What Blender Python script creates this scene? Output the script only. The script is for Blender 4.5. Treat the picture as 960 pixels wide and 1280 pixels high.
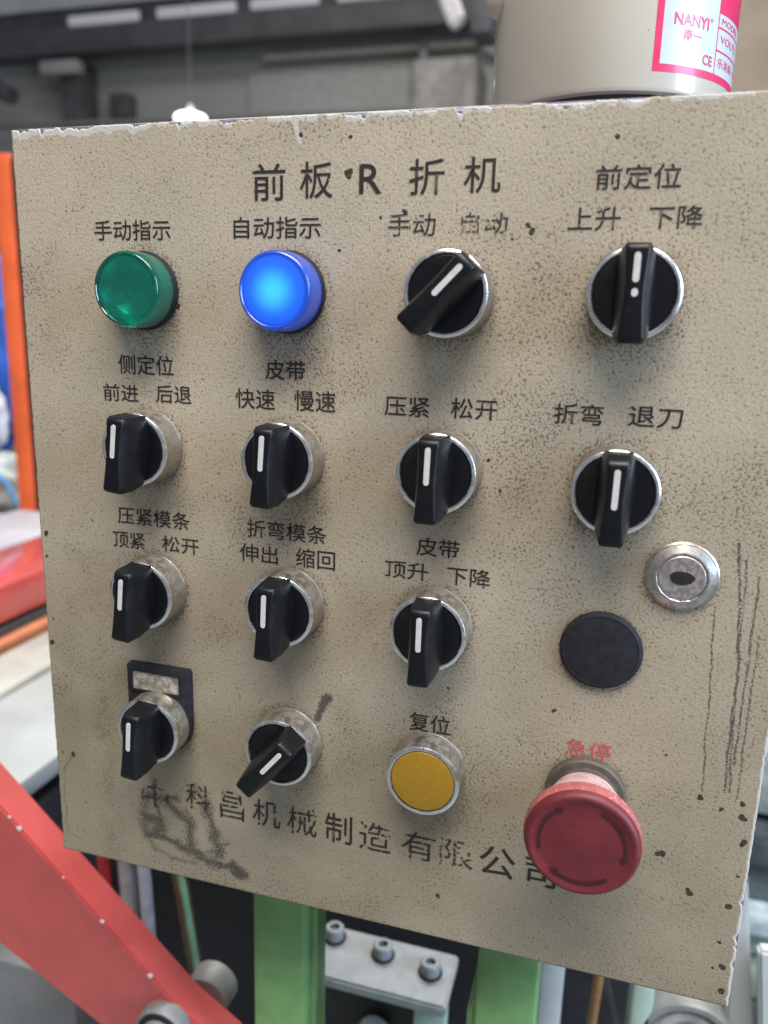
import bpy, bmesh, math, random
import numpy as np
from mathutils import Vector, Matrix, noise as mnoise
random.seed(7); rng = np.random.RandomState(7)
PI = math.pi
SC = bpy.context.scene
for o in list(bpy.data.objects): bpy.data.objects.remove(o)
C = SC.collection

# ------------------------------------------------------------ camera
cam_d = bpy.data.cameras.new('camera'); cam = bpy.data.objects.new('camera', cam_d); C.objects.link(cam)
Rt = Vector((0.9598, 0.2793, 0.02747)); Up = Vector((-0.08839, 0.20795, 0.97414)); Bk = Vector((0.26636, -0.93742, 0.22428))
M = Matrix((( Rt.x, Up.x, Bk.x), (Rt.y, Up.y, Bk.y), (Rt.z, Up.z, Bk.z))).to_4x4()
M.translation = Vector((0.23928, -0.28220, -0.07522))
cam.matrix_world = M
cam_d.sensor_fit = 'HORIZONTAL'; cam_d.sensor_width = 36.0; cam_d.lens = 972.18/960*36
cam_d.clip_start = 0.01; cam_d.clip_end = 60
cam_d.dof.use_dof = True; cam_d.dof.focus_distance = 0.305; cam_d.dof.aperture_fstop = 10.5
SC.camera = cam
# ------------------------------------------------------------ light of the hall
world = bpy.data.worlds.new('World'); SC.world = world; world.use_nodes = True
bg = world.node_tree.nodes['Background']; bg.inputs[0].default_value = (0.80, 0.88, 1.0, 1); bg.inputs[1].default_value = 0.24
def area(name, loc, target, sx, sy, power, col):
    l = bpy.data.lights.new(name, 'AREA'); l.shape = 'RECTANGLE'; l.size = sx; l.size_y = sy; l.energy = power; l.color = col
    o = bpy.data.objects.new(name, l); C.objects.link(o); o.location = loc
    o.rotation_euler = (Vector(target) - Vector(loc)).to_track_quat('-Z', 'Y').to_euler(); return o
area('roof_skylight_lamp', (0.6, -1.05, 2.4), (0.15, 0, -0.15), 2.4, 1.1, 138, (1.0, 0.955, 0.905))
area('side_window_lamp', (2.3, -0.50, 0.45), (0.15, 0, -0.15), 0.8, 1.7, 66, (0.55, 0.74, 1.0))
area('hall_skylight_lamp', (-0.5, 2.6, 3.2), (-0.5, 2.4, 0), 4.0, 2.0, 190, (1.0, 0.98, 0.94))
SC.view_settings.view_transform = 'Standard'; SC.view_settings.look = 'None'
SC.view_settings.exposure = 0.03; SC.view_settings.gamma = 1.0; SC.view_settings.use_curve_mapping = False
SC.cycles.use_denoising = True

# ------------------------------------------------------------ helpers
def V(x, y, z=0.0):            # cabinet millimetres (x right, y up, z out of the front) -> world metres
    return (x/1000, -z/1000, y/1000)
WL = {}
def wloc(o): return WL.get(o.name, Vector((0, 0, 0)))
def put(o, parent=None, loc=(0, 0, 0), rot=None):
    C.objects.link(o); o.location = loc
    if rot: o.rotation_euler = rot
    WL[o.name] = Vector(loc)
    if parent:
        o.parent = parent; o.matrix_parent_inverse = Matrix.Translation(-wloc(parent))
    return o
def mesh_obj(name, me, mat, parent=None, loc=(0, 0, 0), rot=None):
    o = bpy.data.objects.new(name, me)
    if mat is not None and len(me.materials) == 0: me.materials.append(mat)
    return put(o, parent, loc, rot)
def mk(name, verts, faces, smooth=True, sharp=35):
    me = bpy.data.meshes.new(name); me.from_pydata([tuple(v) for v in verts], [], faces); me.update()
    bm = bmesh.new(); bm.from_mesh(me); bmesh.ops.recalc_face_normals(bm, faces=bm.faces[:]); bm.to_mesh(me); bm.free()
    if smooth:
        me.shade_smooth()
        me.set_sharp_from_angle(angle=math.radians(sharp))
    return me
def tag(o, label=None, cat=None, group=None, kind=None):
    if label: o['label'] = label
    if cat: o['category'] = cat
    if group: o['group'] = group
    if kind: o['kind'] = kind
    return o
def empty(name, loc, label, cat, group=None):
    o = bpy.data.objects.new(name, None); o.empty_display_size = 0.02; put(o, None, loc); return tag(o, label, cat, group)
def box(name, x0, x1, y0, y1, z0, z1, bev=0.0, seg=2):       # world metres
    bm = bmesh.new()
    bmesh.ops.create_cube(bm, size=1)
    for v in bm.verts:
        v.co = Vector((x0+(v.co.x+.5)*(x1-x0), y0+(v.co.y+.5)*(y1-y0), z0+(v.co.z+.5)*(z1-z0)))
    if bev: bmesh.ops.bevel(bm, geom=bm.edges[:], offset=bev, segments=seg, affect='EDGES', profile=0.5)
    me = bpy.data.meshes.new(name); bm.to_mesh(me); bm.free()
    me.shade_smooth(); me.set_sharp_from_angle(angle=math.radians(40))
    return me
def lathe(name, prof, n=72, knurl=None, sharp=32):           # prof: (r, z) mm, z out of the panel
    vs, fs = [], []
    for (r, z) in prof:
        for k in range(n):
            a = 2*PI*k/n; rr = r
            if knurl and knurl[0] <= z <= knurl[1]: rr = r + knurl[2]*(1 if k % 2 else -1)
            vs.append(V(rr*math.cos(a), rr*math.sin(a), z))
    for i in range(len(prof)-1):
        for k in range(n):
            k2 = (k+1) % n
            fs.append((i*n+k, i*n+k2, (i+1)*n+k2, (i+1)*n+k))
    if prof[-1][0] > 0.001: fs.append(tuple((len(prof)-1)*n+k for k in range(n)))
    if prof[0][0] > 0.001: fs.append(tuple(k for k in reversed(range(n))))
    me = mk(name, vs, fs, True, sharp)
    return me
def tube(name, pts, r, n=10):                                # world metres
    pts = [Vector(p) for p in pts]; vs, fs = [], []
    for i, p in enumerate(pts):
        d = (pts[min(i+1, len(pts)-1)] - pts[max(i-1, 0)]).normalized()
        u = d.orthogonal().normalized() if i == 0 else (u - d*u.dot(d)).normalized()
        w = d.cross(u)
        for k in range(n):
            a = 2*PI*k/n; vs.append(p + u*(r*math.cos(a)) + w*(r*math.sin(a)))
    for i in range(len(pts)-1):
        for k in range(n):
            k2 = (k+1) % n; fs.append((i*n+k, i*n+k2, (i+1)*n+k2, (i+1)*n+k))
    fs.append(tuple(range(n))); fs.append(tuple((len(pts)-1)*n+k for k in range(n)))
    return mk(name, vs, fs)
def prism(name, poly, y0, y1, bev=0.0):                      # poly in world (x, z), thickness along y
    bm = bmesh.new()
    a = [bm.verts.new((x, y0, z)) for x, z in poly]; b = [bm.verts.new((x, y1, z)) for x, z in poly]
    bm.faces.new(a); bm.faces.new(list(reversed(b)))
    for i in range(len(poly)):
        j = (i+1) % len(poly); bm.faces.new((a[j], a[i], b[i], b[j]))
    bmesh.ops.recalc_face_normals(bm, faces=bm.faces[:])
    if bev: bmesh.ops.bevel(bm, geom=[e for e in bm.edges], offset=bev, segments=2, affect='EDGES')
    me = bpy.data.meshes.new(name); bm.to_mesh(me); bm.free(); me.shade_smooth(); me.set_sharp_from_angle(angle=math.radians(35)); return me

# ------------------------------------------------------------ materials
def nmat(name):
    m = bpy.data.materials.new(name); m.use_nodes = True; nt = m.node_tree
    return m, nt, nt.nodes['Principled BSDF'], nt.nodes['Material Output']
def nd(nt, t, **kw):
    n = nt.nodes.new(t)
    for k, v in kw.items(): setattr(n, k, v)
    return n
def noise(nt, scale, detail=3, rough=0.55, vec=None, dist=0.0):
    n = nd(nt, 'ShaderNodeTexNoise'); n.inputs['Scale'].default_value = scale; n.inputs['Detail'].default_value = detail
    n.inputs['Roughness'].default_value = rough; n.inputs['Distortion'].default_value = dist
    if vec is None:
        tc = nd(nt, 'ShaderNodeTexCoord'); vec = tc.outputs['Object']
    nt.links.new(vec, n.inputs['Vector']); return n.outputs['Fac']
def math_(nt, op, a, b=None, c=None, clamp=False):
    n = nd(nt, 'ShaderNodeMath', operation=op, use_clamp=clamp)
    for i, v in enumerate((a, b, c)):
        if v is None: continue
        if isinstance(v, (int, float)): n.inputs[i].default_value = v
        else: nt.links.new(v, n.inputs[i])
    return n.outputs[0]
def sstep(nt, v, lo, hi):
    n = nd(nt, 'ShaderNodeMapRange', interpolation_type='SMOOTHSTEP')
    nt.links.new(v, n.inputs['Value']); n.inputs['From Min'].default_value = lo; n.inputs['From Max'].default_value = hi
    return n.outputs['Result']
def mixc(nt, f, a, b):
    n = nd(nt, 'ShaderNodeMix', data_type='RGBA')
    if isinstance(f, (int, float)): n.inputs[0].default_value = f
    else: nt.links.new(f, n.inputs[0])
    for s, v in ((6, a), (7, b)):
        if isinstance(v, tuple): n.inputs[s].default_value = (*v, 1)
        else: nt.links.new(v, n.inputs[s])
    return n.outputs[2]
def attr(nt, name):
    n = nd(nt, 'ShaderNodeAttribute'); n.attribute_name = name; return n.outputs['Fac']
def bump(nt, bsdf, h, strength, dist):
    b = nd(nt, 'ShaderNodeBump'); b.inputs['Strength'].default_value = strength; b.inputs['Distance'].default_value = dist
    nt.links.new(h, b.inputs['Height']); nt.links.new(b.outputs[0], bsdf.inputs['Normal'])
def plain(name, col, rough=0.5, metal=0.0, var=0.25, scale=60, spec=0.5, coat=0.0, dirt=None, bmp=0.0):
    m, nt, b, out = nmat(name)
    f = noise(nt, scale, 5, 0.6)
    lo = tuple(c*(1-var) for c in col); hi = tuple(min(1, c*(1+var)) for c in col)
    cc = mixc(nt, sstep(nt, f, 0.3, 0.7), lo, hi)
    if dirt:
        f2 = noise(nt, scale*2.3, 6, 0.7); cc = mixc(nt, sstep(nt, f2, dirt[0], dirt[0]+0.1), cc, dirt[1])
    nt.links.new(cc, b.inputs['Base Color'])
    r = math_(nt, 'MULTIPLY_ADD', f, 0.25, rough-0.12, clamp=True); nt.links.new(r, b.inputs['Roughness'])
    b.inputs['Metallic'].default_value = metal; b.inputs['Specular IOR Level'].default_value = spec
    b.inputs['Coat Weight'].default_value = coat; b.inputs['Coat Roughness'].default_value = 0.1
    if bmp: bump(nt, b, f, bmp, 0.001)
    return m
def emis(name, col, s):
    m, nt, b, out = nmat(name); b.inputs['Base Color'].default_value = (0.5, 0.5, 0.5, 1)
    b.inputs['Emission Color'].default_value = (*col, 1); b.inputs['Emission Strength'].default_value = s; return m

# painted sheet of the cabinet front
m_paint, nt, b, out = nmat('worn_beige_paint')
big = noise(nt, 9, 4, 0.6); mid = noise(nt, 60, 4, 0.6)
grain = noise(nt, 980, 2.5, 0.6, dist=0.5); fine = noise(nt, 1500, 2, 0.5)
dirt = attr(nt, 'dirt'); chip = attr(nt, 'chip'); smear = attr(nt, 'smear'); rim = attr(nt, 'rim'); grime_shade = attr(nt, 'grime_shade')
base = mixc(nt, sstep(nt, big, 0.35, 0.68), (0.445, 0.372, 0.275), (0.510, 0.430, 0.325))
base = mixc(nt, math_(nt, 'MULTIPLY', sstep(nt, mid, 0.5, 0.8), 0.28), base, (0.30, 0.25, 0.17))
base = mixc(nt, math_(nt, 'MULTIPLY', grime_shade, 0.68), base, (0.250, 0.213, 0.140))
base = mixc(nt, math_(nt, 'MULTIPLY', sstep(nt, grain, 0.40, 0.62), 0.30), base, (0.255, 0.205, 0.145))
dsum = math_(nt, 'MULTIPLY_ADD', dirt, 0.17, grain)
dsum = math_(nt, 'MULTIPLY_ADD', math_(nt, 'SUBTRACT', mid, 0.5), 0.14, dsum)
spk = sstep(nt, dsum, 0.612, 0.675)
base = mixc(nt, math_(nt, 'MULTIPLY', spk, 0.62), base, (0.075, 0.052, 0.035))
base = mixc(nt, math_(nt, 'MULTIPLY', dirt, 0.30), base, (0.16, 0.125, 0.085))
sm = sstep(nt, math_(nt, 'MULTIPLY_ADD', smear, 0.62, math_(nt, 'MULTIPLY', fine, 1.0)), 0.76, 0.98)
sm = math_(nt, 'MULTIPLY', sm, 0.85)
base = mixc(nt, sm, base, (0.045, 0.038, 0.033))
base = mixc(nt, sstep(nt, rim, 0.35, 0.7), base, (0.53, 0.50, 0.45))
ch = sstep(nt, math_(nt, 'MULTIPLY_ADD', chip, 0.8, math_(nt, 'MULTIPLY', noise(nt, 900, 2, 0.5), 0.5)), 0.62, 0.70)
base = mixc(nt, ch, base, mixc(nt, sstep(nt, fine, 0.4, 0.6), (0.022, 0.018, 0.016), (0.10, 0.06, 0.035)))
nt.links.new(base, b.inputs['Base Color'])
b.inputs['Roughness'].default_value = 0.62; b.inputs['Specular IOR Level'].default_value = 0.3
h = math_(nt, 'SUBTRACT', math_(nt, 'MULTIPLY', sstep(nt, grain, 0.66, 0.36), 1.0), math_(nt, 'MULTIPLY', ch, 1.2))
h = math_(nt, 'MULTIPLY_ADD', fine, 0.3, h)
bump(nt, b, h, 0.22, 0.0003)

m_body = plain('bare_edge_steel', (0.17, 0.155, 0.185), 0.42, 0.5, 0.35, 120)
def ink(name, col, thr, scale=700):
    m, nt, b, out = nmat(name)
    b.inputs['Roughness'].default_value = 0.6
    n = noise(nt, scale, 3, 0.6); n2 = noise(nt, 120, 2, 0.5)
    f = sstep(nt, math_(nt, 'MULTIPLY_ADD', n2, 0.5, math_(nt, 'MULTIPLY', n, 0.6)), thr-0.02, thr+0.015)
    nt.links.new(mixc(nt, n, col, tuple(c*1.8 for c in col)), b.inputs['Base Color'])
    tr = nd(nt, 'ShaderNodeBsdfTransparent'); mx = nd(nt, 'ShaderNodeMixShader')
    nt.links.new(f, mx.inputs[0]); nt.links.new(tr.outputs[0], mx.inputs[1]); nt.links.new(b.outputs[0], mx.inputs[2])
    nt.links.new(mx.outputs[0], out.inputs[0]); return m
INK = {0: ink('black_screen_print', (0.012, 0.009, 0.008), 0.385), 1: ink('worn_black_print', (0.014, 0.010, 0.008), 0.435),
       2: ink('much_worn_black_print', (0.018, 0.014, 0.012), 0.505), 3: ink('nearly_gone_black_print', (0.028, 0.022, 0.018), 0.55),
       9: ink('faded_red_print', (0.36, 0.05, 0.05), 0.44)}
# nickel bezel: shiny where clean, brown film where handled
def metal(name, col, rough, film, famt, scale=220):
    m, nt, b, out = nmat(name)
    n = noise(nt, scale, 5, 0.65); n2 = noise(nt, 1200, 2, 0.6)
    f = math_(nt, 'MULTIPLY', sstep(nt, n, 0.45, 0.62), famt)
    nt.links.new(mixc(nt, f, col, film), b.inputs['Base Color'])
    nt.links.new(math_(nt, 'SUBTRACT', 1.0, math_(nt, 'MULTIPLY', f, 0.6)), b.inputs['Metallic'])
    nt.links.new(math_(nt, 'MULTIPLY_ADD', n2, 0.16, math_(nt, 'MULTIPLY_ADD', f, 0.3, rough-0.08)), b.inputs['Roughness'])
    bump(nt, b, n2, 0.08, 0.0003)
    return m
m_nickel = metal('nickel_rim', (0.88, 0.88, 0.88), 0.24, (0.42, 0.36, 0.28), 0.25)
m_side = metal('tarnished_nickel_side', (0.50, 0.47, 0.42), 0.36, (0.20, 0.16, 0.11), 0.75)
m_lock = metal('worn_lock_steel', (0.52, 0.50, 0.47), 0.36, (0.24, 0.20, 0.17), 0.7, 260)
m_lockin = metal('pinkish_lock_core', (0.60, 0.53, 0.52), 0.42, (0.38, 0.30, 0.29), 0.6, 500)
# black plastic with a little dust
m_black, nt, b, out = nmat('black_knob_plastic')
n = noise(nt, 150, 5, 0.65); n2 = noise(nt, 2200, 2, 0.6)
f = math_(nt, 'MULTIPLY', sstep(nt, n, 0.55, 0.8), 0.06)
nt.links.new(mixc(nt, f, (0.005, 0.005, 0.007), (0.16, 0.15, 0.14)), b.inputs['Base Color'])
nt.links.new(math_(nt, 'MULTIPLY_ADD', n, 0.22, 0.26), b.inputs['Roughness']); b.inputs['Specular IOR Level'].default_value = 0.36
bump(nt, b, n2, 0.06, 0.0002)
m_matt = plain('matt_black_plastic', (0.018, 0.017, 0.022), 0.62, 0, 0.3, 300, 0.35, dirt=(0.68, (0.07, 0.06, 0.05)))
m_mark = plain('white_marker_inlay', (0.62, 0.60, 0.57), 0.5, 0, 0.08, 900, dirt=(0.66, (0.36, 0.33, 0.29)))
m_red = plain('emergency_red_plastic', (0.150, 0.020, 0.026), 0.5, 0, 0.15, 90, 0.45, dirt=(0.62, (0.24, 0.06, 0.06)))
m_redrim = plain('dusty_red_rim', (0.42, 0.12, 0.12), 0.55, 0, 0.18, 260, 0.4, dirt=(0.56, (0.60, 0.38, 0.34)))
m_redcone = plain('dusty_pale_neck', (0.55, 0.36, 0.35), 0.6, 0, 0.2, 200, 0.4)
m_redark = plain('dark_red_arrow', (0.045, 0.008, 0.010), 0.6, 0, 0.15, 200)
m_collar = plain('dark_grimy_collar', (0.085, 0.072, 0.055), 0.6, 0, 0.25, 300)
m_amber, nt, b, out = nmat('amber_button_plastic')
n = noise(nt, 500, 3, 0.6)
nt.links.new(mixc(nt, n, (0.30, 0.165, 0.010), (0.45, 0.255, 0.020)), b.inputs['Base Color']); b.inputs['Roughness'].default_value = 0.38
b.inputs['Subsurface Weight'].default_value = 0.12; b.inputs['Subsurface Radius'].default_value = (0.004, 0.002, 0.0005)

# ------------------------------------------------------------ the hall behind
m_floor = plain('hall_floor_concrete', (0.22, 0.23, 0.22), 0.6, 0, 0.2, 2)
m_wall = plain('grey_hall_wall', (0.30, 0.295, 0.275), 0.8, 0, 0.10, 1.2)
floor = mesh_obj('floor', box('floor', -9, 9, -5, 7, -1.6, -1.45), m_floor); tag(floor, kind='structure')
wall = mesh_obj('back_wall', box('back_wall', -9, 9, 6.0, 6.3, -1.45, 3.6), m_wall); tag(wall, kind='structure')
m_dark = plain('dark_grey_steel', (0.085, 0.083, 0.088), 0.6, 0.2, 0.2, 6)
m_pale = plain('pale_grey_roof_sheet', (0.52, 0.52, 0.52), 0.7, 0, 0.1, 3)
m_pane = emis('daylit_window_glass', (0.70, 0.69, 0.74), 0.24)
t = empty('roof_window_strip', (-2.9, 5.95, 2.25), 'row of narrow daylit windows in a dark frame high on the far wall', 'window')
mesh_obj('frame', box('frame', -5.2, 1.2, 5.90, 5.97, 2.235, 2.455, 0.01), m_dark, t, (0, 0, 0))
for (a, c) in ((-4.35, -3.68), (-3.52, -2.82), (-2.70, -2.13), (-1.99, -1.50), (-1.36, -0.80), (-0.66, -0.10)):
    mesh_obj('pane', box('pane', a, c, 5.86, 5.905, 2.325, 2.405, 0.02), m_pane, t)
o = mesh_obj('roof_sheet', box('roof_sheet', -5.6, 1.6, 5.88, 5.98, 2.47, 3.0), m_pale); tag(o, 'pale grey cladding sheet above the far window strip', 'cladding')
o = mesh_obj('crane_beam', box('crane_beam', -5.0, 1.6, 5.60, 5.80, 2.03, 2.225, 0.02), m_dark); tag(o, 'long dark steel beam running under the far windows', 'beam')
t = empty('steel_column', (-4.26, 5.8, -1.45), 'dark steel column against the far wall left of the panel', 'column')
mesh_obj('shaft', box('shaft', -4.34, -4.15, 5.72, 5.95, -1.45, 2.03, 0.01), m_dark, t)
mesh_obj('bracket', box('bracket', -4.46, -4.10, 5.62, 5.715, 1.90, 2.00, 0.01), plain('light_bracket', (0.30, 0.30, 0.29), 0.6), t)
o = mesh_obj('wall_rail', box('wall_rail', -2.6, 1.5, 5.86, 5.93, 1.965, 2.005, 0.01), plain('buff_rail', (0.46, 0.40, 0.34), 0.6)); tag(o, 'thin buff coloured rail along the far grey wall', 'rail')
o = mesh_obj('slanted_bracket', prism('slanted_bracket', [(-0.345, 0.90), (-0.285, 0.90), (-0.225, 0.755), (-0.265, 0.73)], 2.0, 2.05, 0.008), plain('offwhite_arm', (0.62, 0.58, 0.55), 0.5)); tag(o, 'off white slanted arm hanging in the upper middle background', 'machine arm')
o = mesh_obj('hanging_block', box('hanging_block', -0.225, -0.165, 2.08, 2.2, 0.74, 0.95, 0.01), m_dark); tag(o, 'dark upright block beside the slanted off white arm', 'machine block')
def bar(name, a, c, w, mat, label, cat, group=None):
    return tag(mesh_obj(name, tube(name, [a, c], w, 8), mat), label, cat, group)
bar('roof_brace', (-5.3, 5.4, 2.02), (-4.55, 5.4, 1.68), 0.07, m_dark, 'dark diagonal brace at the far upper left corner', 'brace')
bar('roof_pipe', (-5.6, 5.7, 1.55), (0.9, 5.7, 1.50), 0.022, plain('dull_pipe', (0.20, 0.20, 0.19), 0.6), 'thin dull pipe low along the far grey wall', 'pipe')
bar('wall_conduit', (-1.30, 5.85, 2.0), (-1.30, 5.85, -1.4), 0.035, plain('grey_conduit', (0.22, 0.22, 0.22), 0.6), 'upright grey conduit on the wall left of the slanted bracket', 'conduit')
bar('hook_cable', (-0.60, 4.4, 3.3), (-0.52, 4.4, 1.58), 0.03, m_dark, 'dark hoist cable hanging between slanted bracket and cream housing', 'cable')
tag(mesh_obj('hoist_hook', prism('hoist_hook', [(-0.62, 1.60), (-0.44, 1.60), (-0.40, 1.45), (-0.50, 1.36), (-0.60, 1.42)], 4.35, 4.45, 0.02), m_dark), 'blurred dark hoist hook block left of the cream housing', 'hook')
tag(mesh_obj('wall_panel', box('wall_panel', -2.75, -1.42, 5.94, 5.99, 1.2, 1.92, 0.01), plain('paler_wall_panel', (0.33, 0.33, 0.31), 0.8)), 'slightly paler grey panel on the far wall above the lettering', 'wall panel')
tag(mesh_obj('electric_box', box('electric_box', -3.98, -3.80, 5.85, 5.98, 1.62, 1.80, 0.01), m_dark), 'small dark electric box on the far wall by the column', 'box')
o = mesh_obj('distant_machine', box('distant_machine', -1.15, -0.72, 4.9, 5.3, -1.45, 1.60, 0.04), plain('brown_grey_machine', (0.17, 0.16, 0.15), 0.7, 0, 0.4, 6)); tag(o, 'grey brown machine far behind the middle of the panel top', 'machine')
o = mesh_obj('distant_locker', box('distant_locker', 0.25, 1.3, 4.6, 5.2, -1.45, 2.3, 0.03), plain('brown_locker', (0.25, 0.20, 0.155), 0.7, 0, 0.2, 3)); tag(o, 'brown tall cupboard far behind the cream cylinder', 'cupboard')
# lit high bay lamp
t = empty('high_bay_lamp', (-1.615, 3.0, 0.83), 'small glowing white high bay lamp seen just above the panel edge', 'lamp')
vs = [];
def lathe_z(name, prof, n=40):
    vs, fs = [], []
    for r, z in prof:
        for k in range(n): vs.append((r*math.cos(2*PI*k/n), r*math.sin(2*PI*k/n), z))
    for i in range(len(prof)-1):
        for k in range(n):
            k2 = (k+1) % n; fs.append((i*n+k, i*n+k2, (i+1)*n+k2, (i+1)*n+k))
    if prof[0][0] > 1e-4: fs.append(tuple(range(n)))
    if prof[-1][0] > 1e-4: fs.append(tuple((len(prof)-1)*n+k for k in range(n)))
    return mk(name, vs, fs)
mesh_obj('shade', lathe_z('shade', [(0.060, 0.010), (0.036, 0.022), (0.014, 0.038), (0.008, 0.056), (0.0001, 0.057)]), emis('lit_frosted_shade', (0.95, 0.97, 1.0), 0.28), t, (-1.615, 3.0, 0.806))
mesh_obj('lens', lathe_z('lens', [(0.0001, -0.022), (0.04, -0.018), (0.066, -0.004), (0.066, 0.008), (0.058, 0.014)]), emis('lit_lamp_lens', (1, 1, 1), 5.0), t, (-1.615, 3.0, 0.806))
mesh_obj('rod', tube('rod', [(-1.615, 3.0, 0.885), (-1.615, 3.0, 3.5)], 0.0022, 6), plain('lamp_rod', (0.12, 0.12, 0.12), 0.5), t)

# ------------------------------------------------------------ things left of the panel
m_orange = plain('orange_rack_paint', (0.78, 0.13, 0.035), 0.45, 0, 0.12, 14)
m_orange_d = plain('dark_rack_steel', (0.05, 0.03, 0.03), 0.5)
t = empty('rack_post', (-0.81, 0.93, -1.45), 'bright orange upright rack post left of the panel', 'post')
mesh_obj('upright', box('upright', -0.812, -0.776, 0.90, 0.96, -1.45, 0.205, 0.006), m_orange, t)
mesh_obj('foot_rail', box('foot_rail', -1.25, -0.775, 0.86, 0.895, -0.452, -0.428, 0.003), plain('orange_yellow_rail', (0.80, 0.32, 0.06), 0.45), t)
o = mesh_obj('dark_post', box('dark_post', -0.772, -0.745, 0.90, 0.94, -1.45, 0.20, 0.003), m_orange_d); tag(o, 'thin dark post between the orange post and the panel', 'post')
m_blue = plain('blue_cloth', (0.035, 0.13, 0.50), 0.8, 0, 0.5, 12); m_lav = plain('pale_lilac_bag', (0.62, 0.60, 0.72), 0.5, 0, 0.2, 14); m_clear = plain('pale_plastic_bag', (0.42, 0.47, 0.47), 0.35, 0, 0.15, 10)
def lump(name, c, rx, ry, rz, mat, label, cat, seed, group=None):
    bm = bmesh.new(); bmesh.ops.create_icosphere(bm, subdivisions=4, radius=1)
    for v in bm.verts:
        d = 1 + 0.35*mnoise.noise(v.co*1.9 + Vector((seed, 0, 0))) + 0.15*mnoise.noise(v.co*5 + Vector((0, seed, 0)))
        v.co = Vector((v.co.x*rx*d, v.co.y*ry*d, v.co.z*rz*d))
    me = bpy.data.meshes.new(name); bm.to_mesh(me); bm.free(); me.shade_smooth()
    return tag(mesh_obj(name, me, mat, None, c), label, cat, group)
lump('hanging_cloth', (-1.12, 1.22, -0.17), 0.075, 0.05, 0.20, m_blue, 'dark blue cloth hanging behind the orange post', 'cloth', 1)
lump('hanging_cloth', (-1.085, 1.30, -0.36), 0.05, 0.04, 0.15, plain('deep_blue_cloth', (0.02, 0.07, 0.36), 0.8, 0, 0.4, 12), 'deep blue cloth lowest behind the orange post, above the clear bag', 'cloth', 5)
lump('plastic_bag', (-1.085, 1.14, -0.215), 0.024, 0.02, 0.035, m_lav, 'pale lilac bag highest of those on the blue cloth', 'bag', 2)
lump('plastic_bag', (-1.062, 1.14, -0.285), 0.022, 0.02, 0.055, plain('white_bag', (0.70, 0.70, 0.74), 0.5), 'long white bag in the middle of the blue cloth', 'bag', 3)
lump('plastic_bag', (-1.050, 1.13, -0.385), 0.022, 0.02, 0.026, plain('pinkish_bag', (0.70, 0.60, 0.68), 0.5), 'small pinkish bag just above the clear bag', 'bag', 4)
lump('clear_bag', (-0.93, 0.99, -0.405), 0.085, 0.05, 0.065, m_clear, 'pale crumpled clear plastic bag on the orange rail', 'bag', 6)
o = mesh_obj('blue_strap', tube('blue_strap', [(-0.99, 0.935, -0.37), (-0.90, 0.93, -0.345), (-0.86, 0.93, -0.38), (-0.84, 0.93, -0.42)], 0.004, 8), plain('sky_blue_strap', (0.05, 0.35, 0.75), 0.5)); tag(o, 'sky blue strap across the pale clear bag', 'strap')
m_coral = plain('coral_red_paint', (0.58, 0.082, 0.072), 0.36, 0, 0.10, 30, 0.6, coat=0.8, dirt=(0.70, (0.40, 0.06, 0.05)))
m_ledge = plain('lilac_grey_ledge', (0.48, 0.46, 0.50), 0.5, 0, 0.12, 15)
m_white = plain('offwhite_plate', (0.40, 0.43, 0.43), 0.4, 0, 0.08, 15)
def rail(name, x0, x1, z0, z1, mat, label, cat, y0=0.06, y1=0.84, bev=0.003):
    o = mesh_obj(name, box(name, x0, x1, y0, y1, z0, z1, bev), mat); tag(o, label, cat); return o
rail('steel_ledge', -0.76, -0.605, -0.43, -0.40, m_ledge, 'grey ledge under the orange post', 'ledge')
rail('red_rail', -0.60, -0.477, -0.448, -0.40, m_coral, 'coral red machine rail running away left of the panel', 'machine rail')
rail('grey_rail', -0.62, -0.478, -0.50, -0.455, m_dark, 'dark grey rail beneath the coral red rail', 'machine rail')
rail('orange_strip', -0.472, -0.455, -0.480, -0.462, plain('faded_orange_paint', (0.55, 0.20, 0.10), 0.5, 0, 0.2, 20), 'thin orange strip between the red rail and pale plates', 'machine rail')
rail('bed_plate', -0.447, -0.372, -0.50, -0.470, plain('beige_grey_plate', (0.42, 0.42, 0.38), 0.45, 0, 0.12, 15), 'beige grey bed plate left of the panel', 'plate')
rail('bed_plate', -0.3690, -0.235, -0.495, -0.475, m_white, 'off white bed plate nearest the panel lower left edge', 'plate')
rail('machine_table', -0.42, -0.146, -0.68, -0.607, plain('grey_table', (0.32, 0.33, 0.34), 0.5, 0, 0.2, 8), 'grey machine table low in the left corner behind the red arm', 'machine table', 0.17, 0.24)
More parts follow.
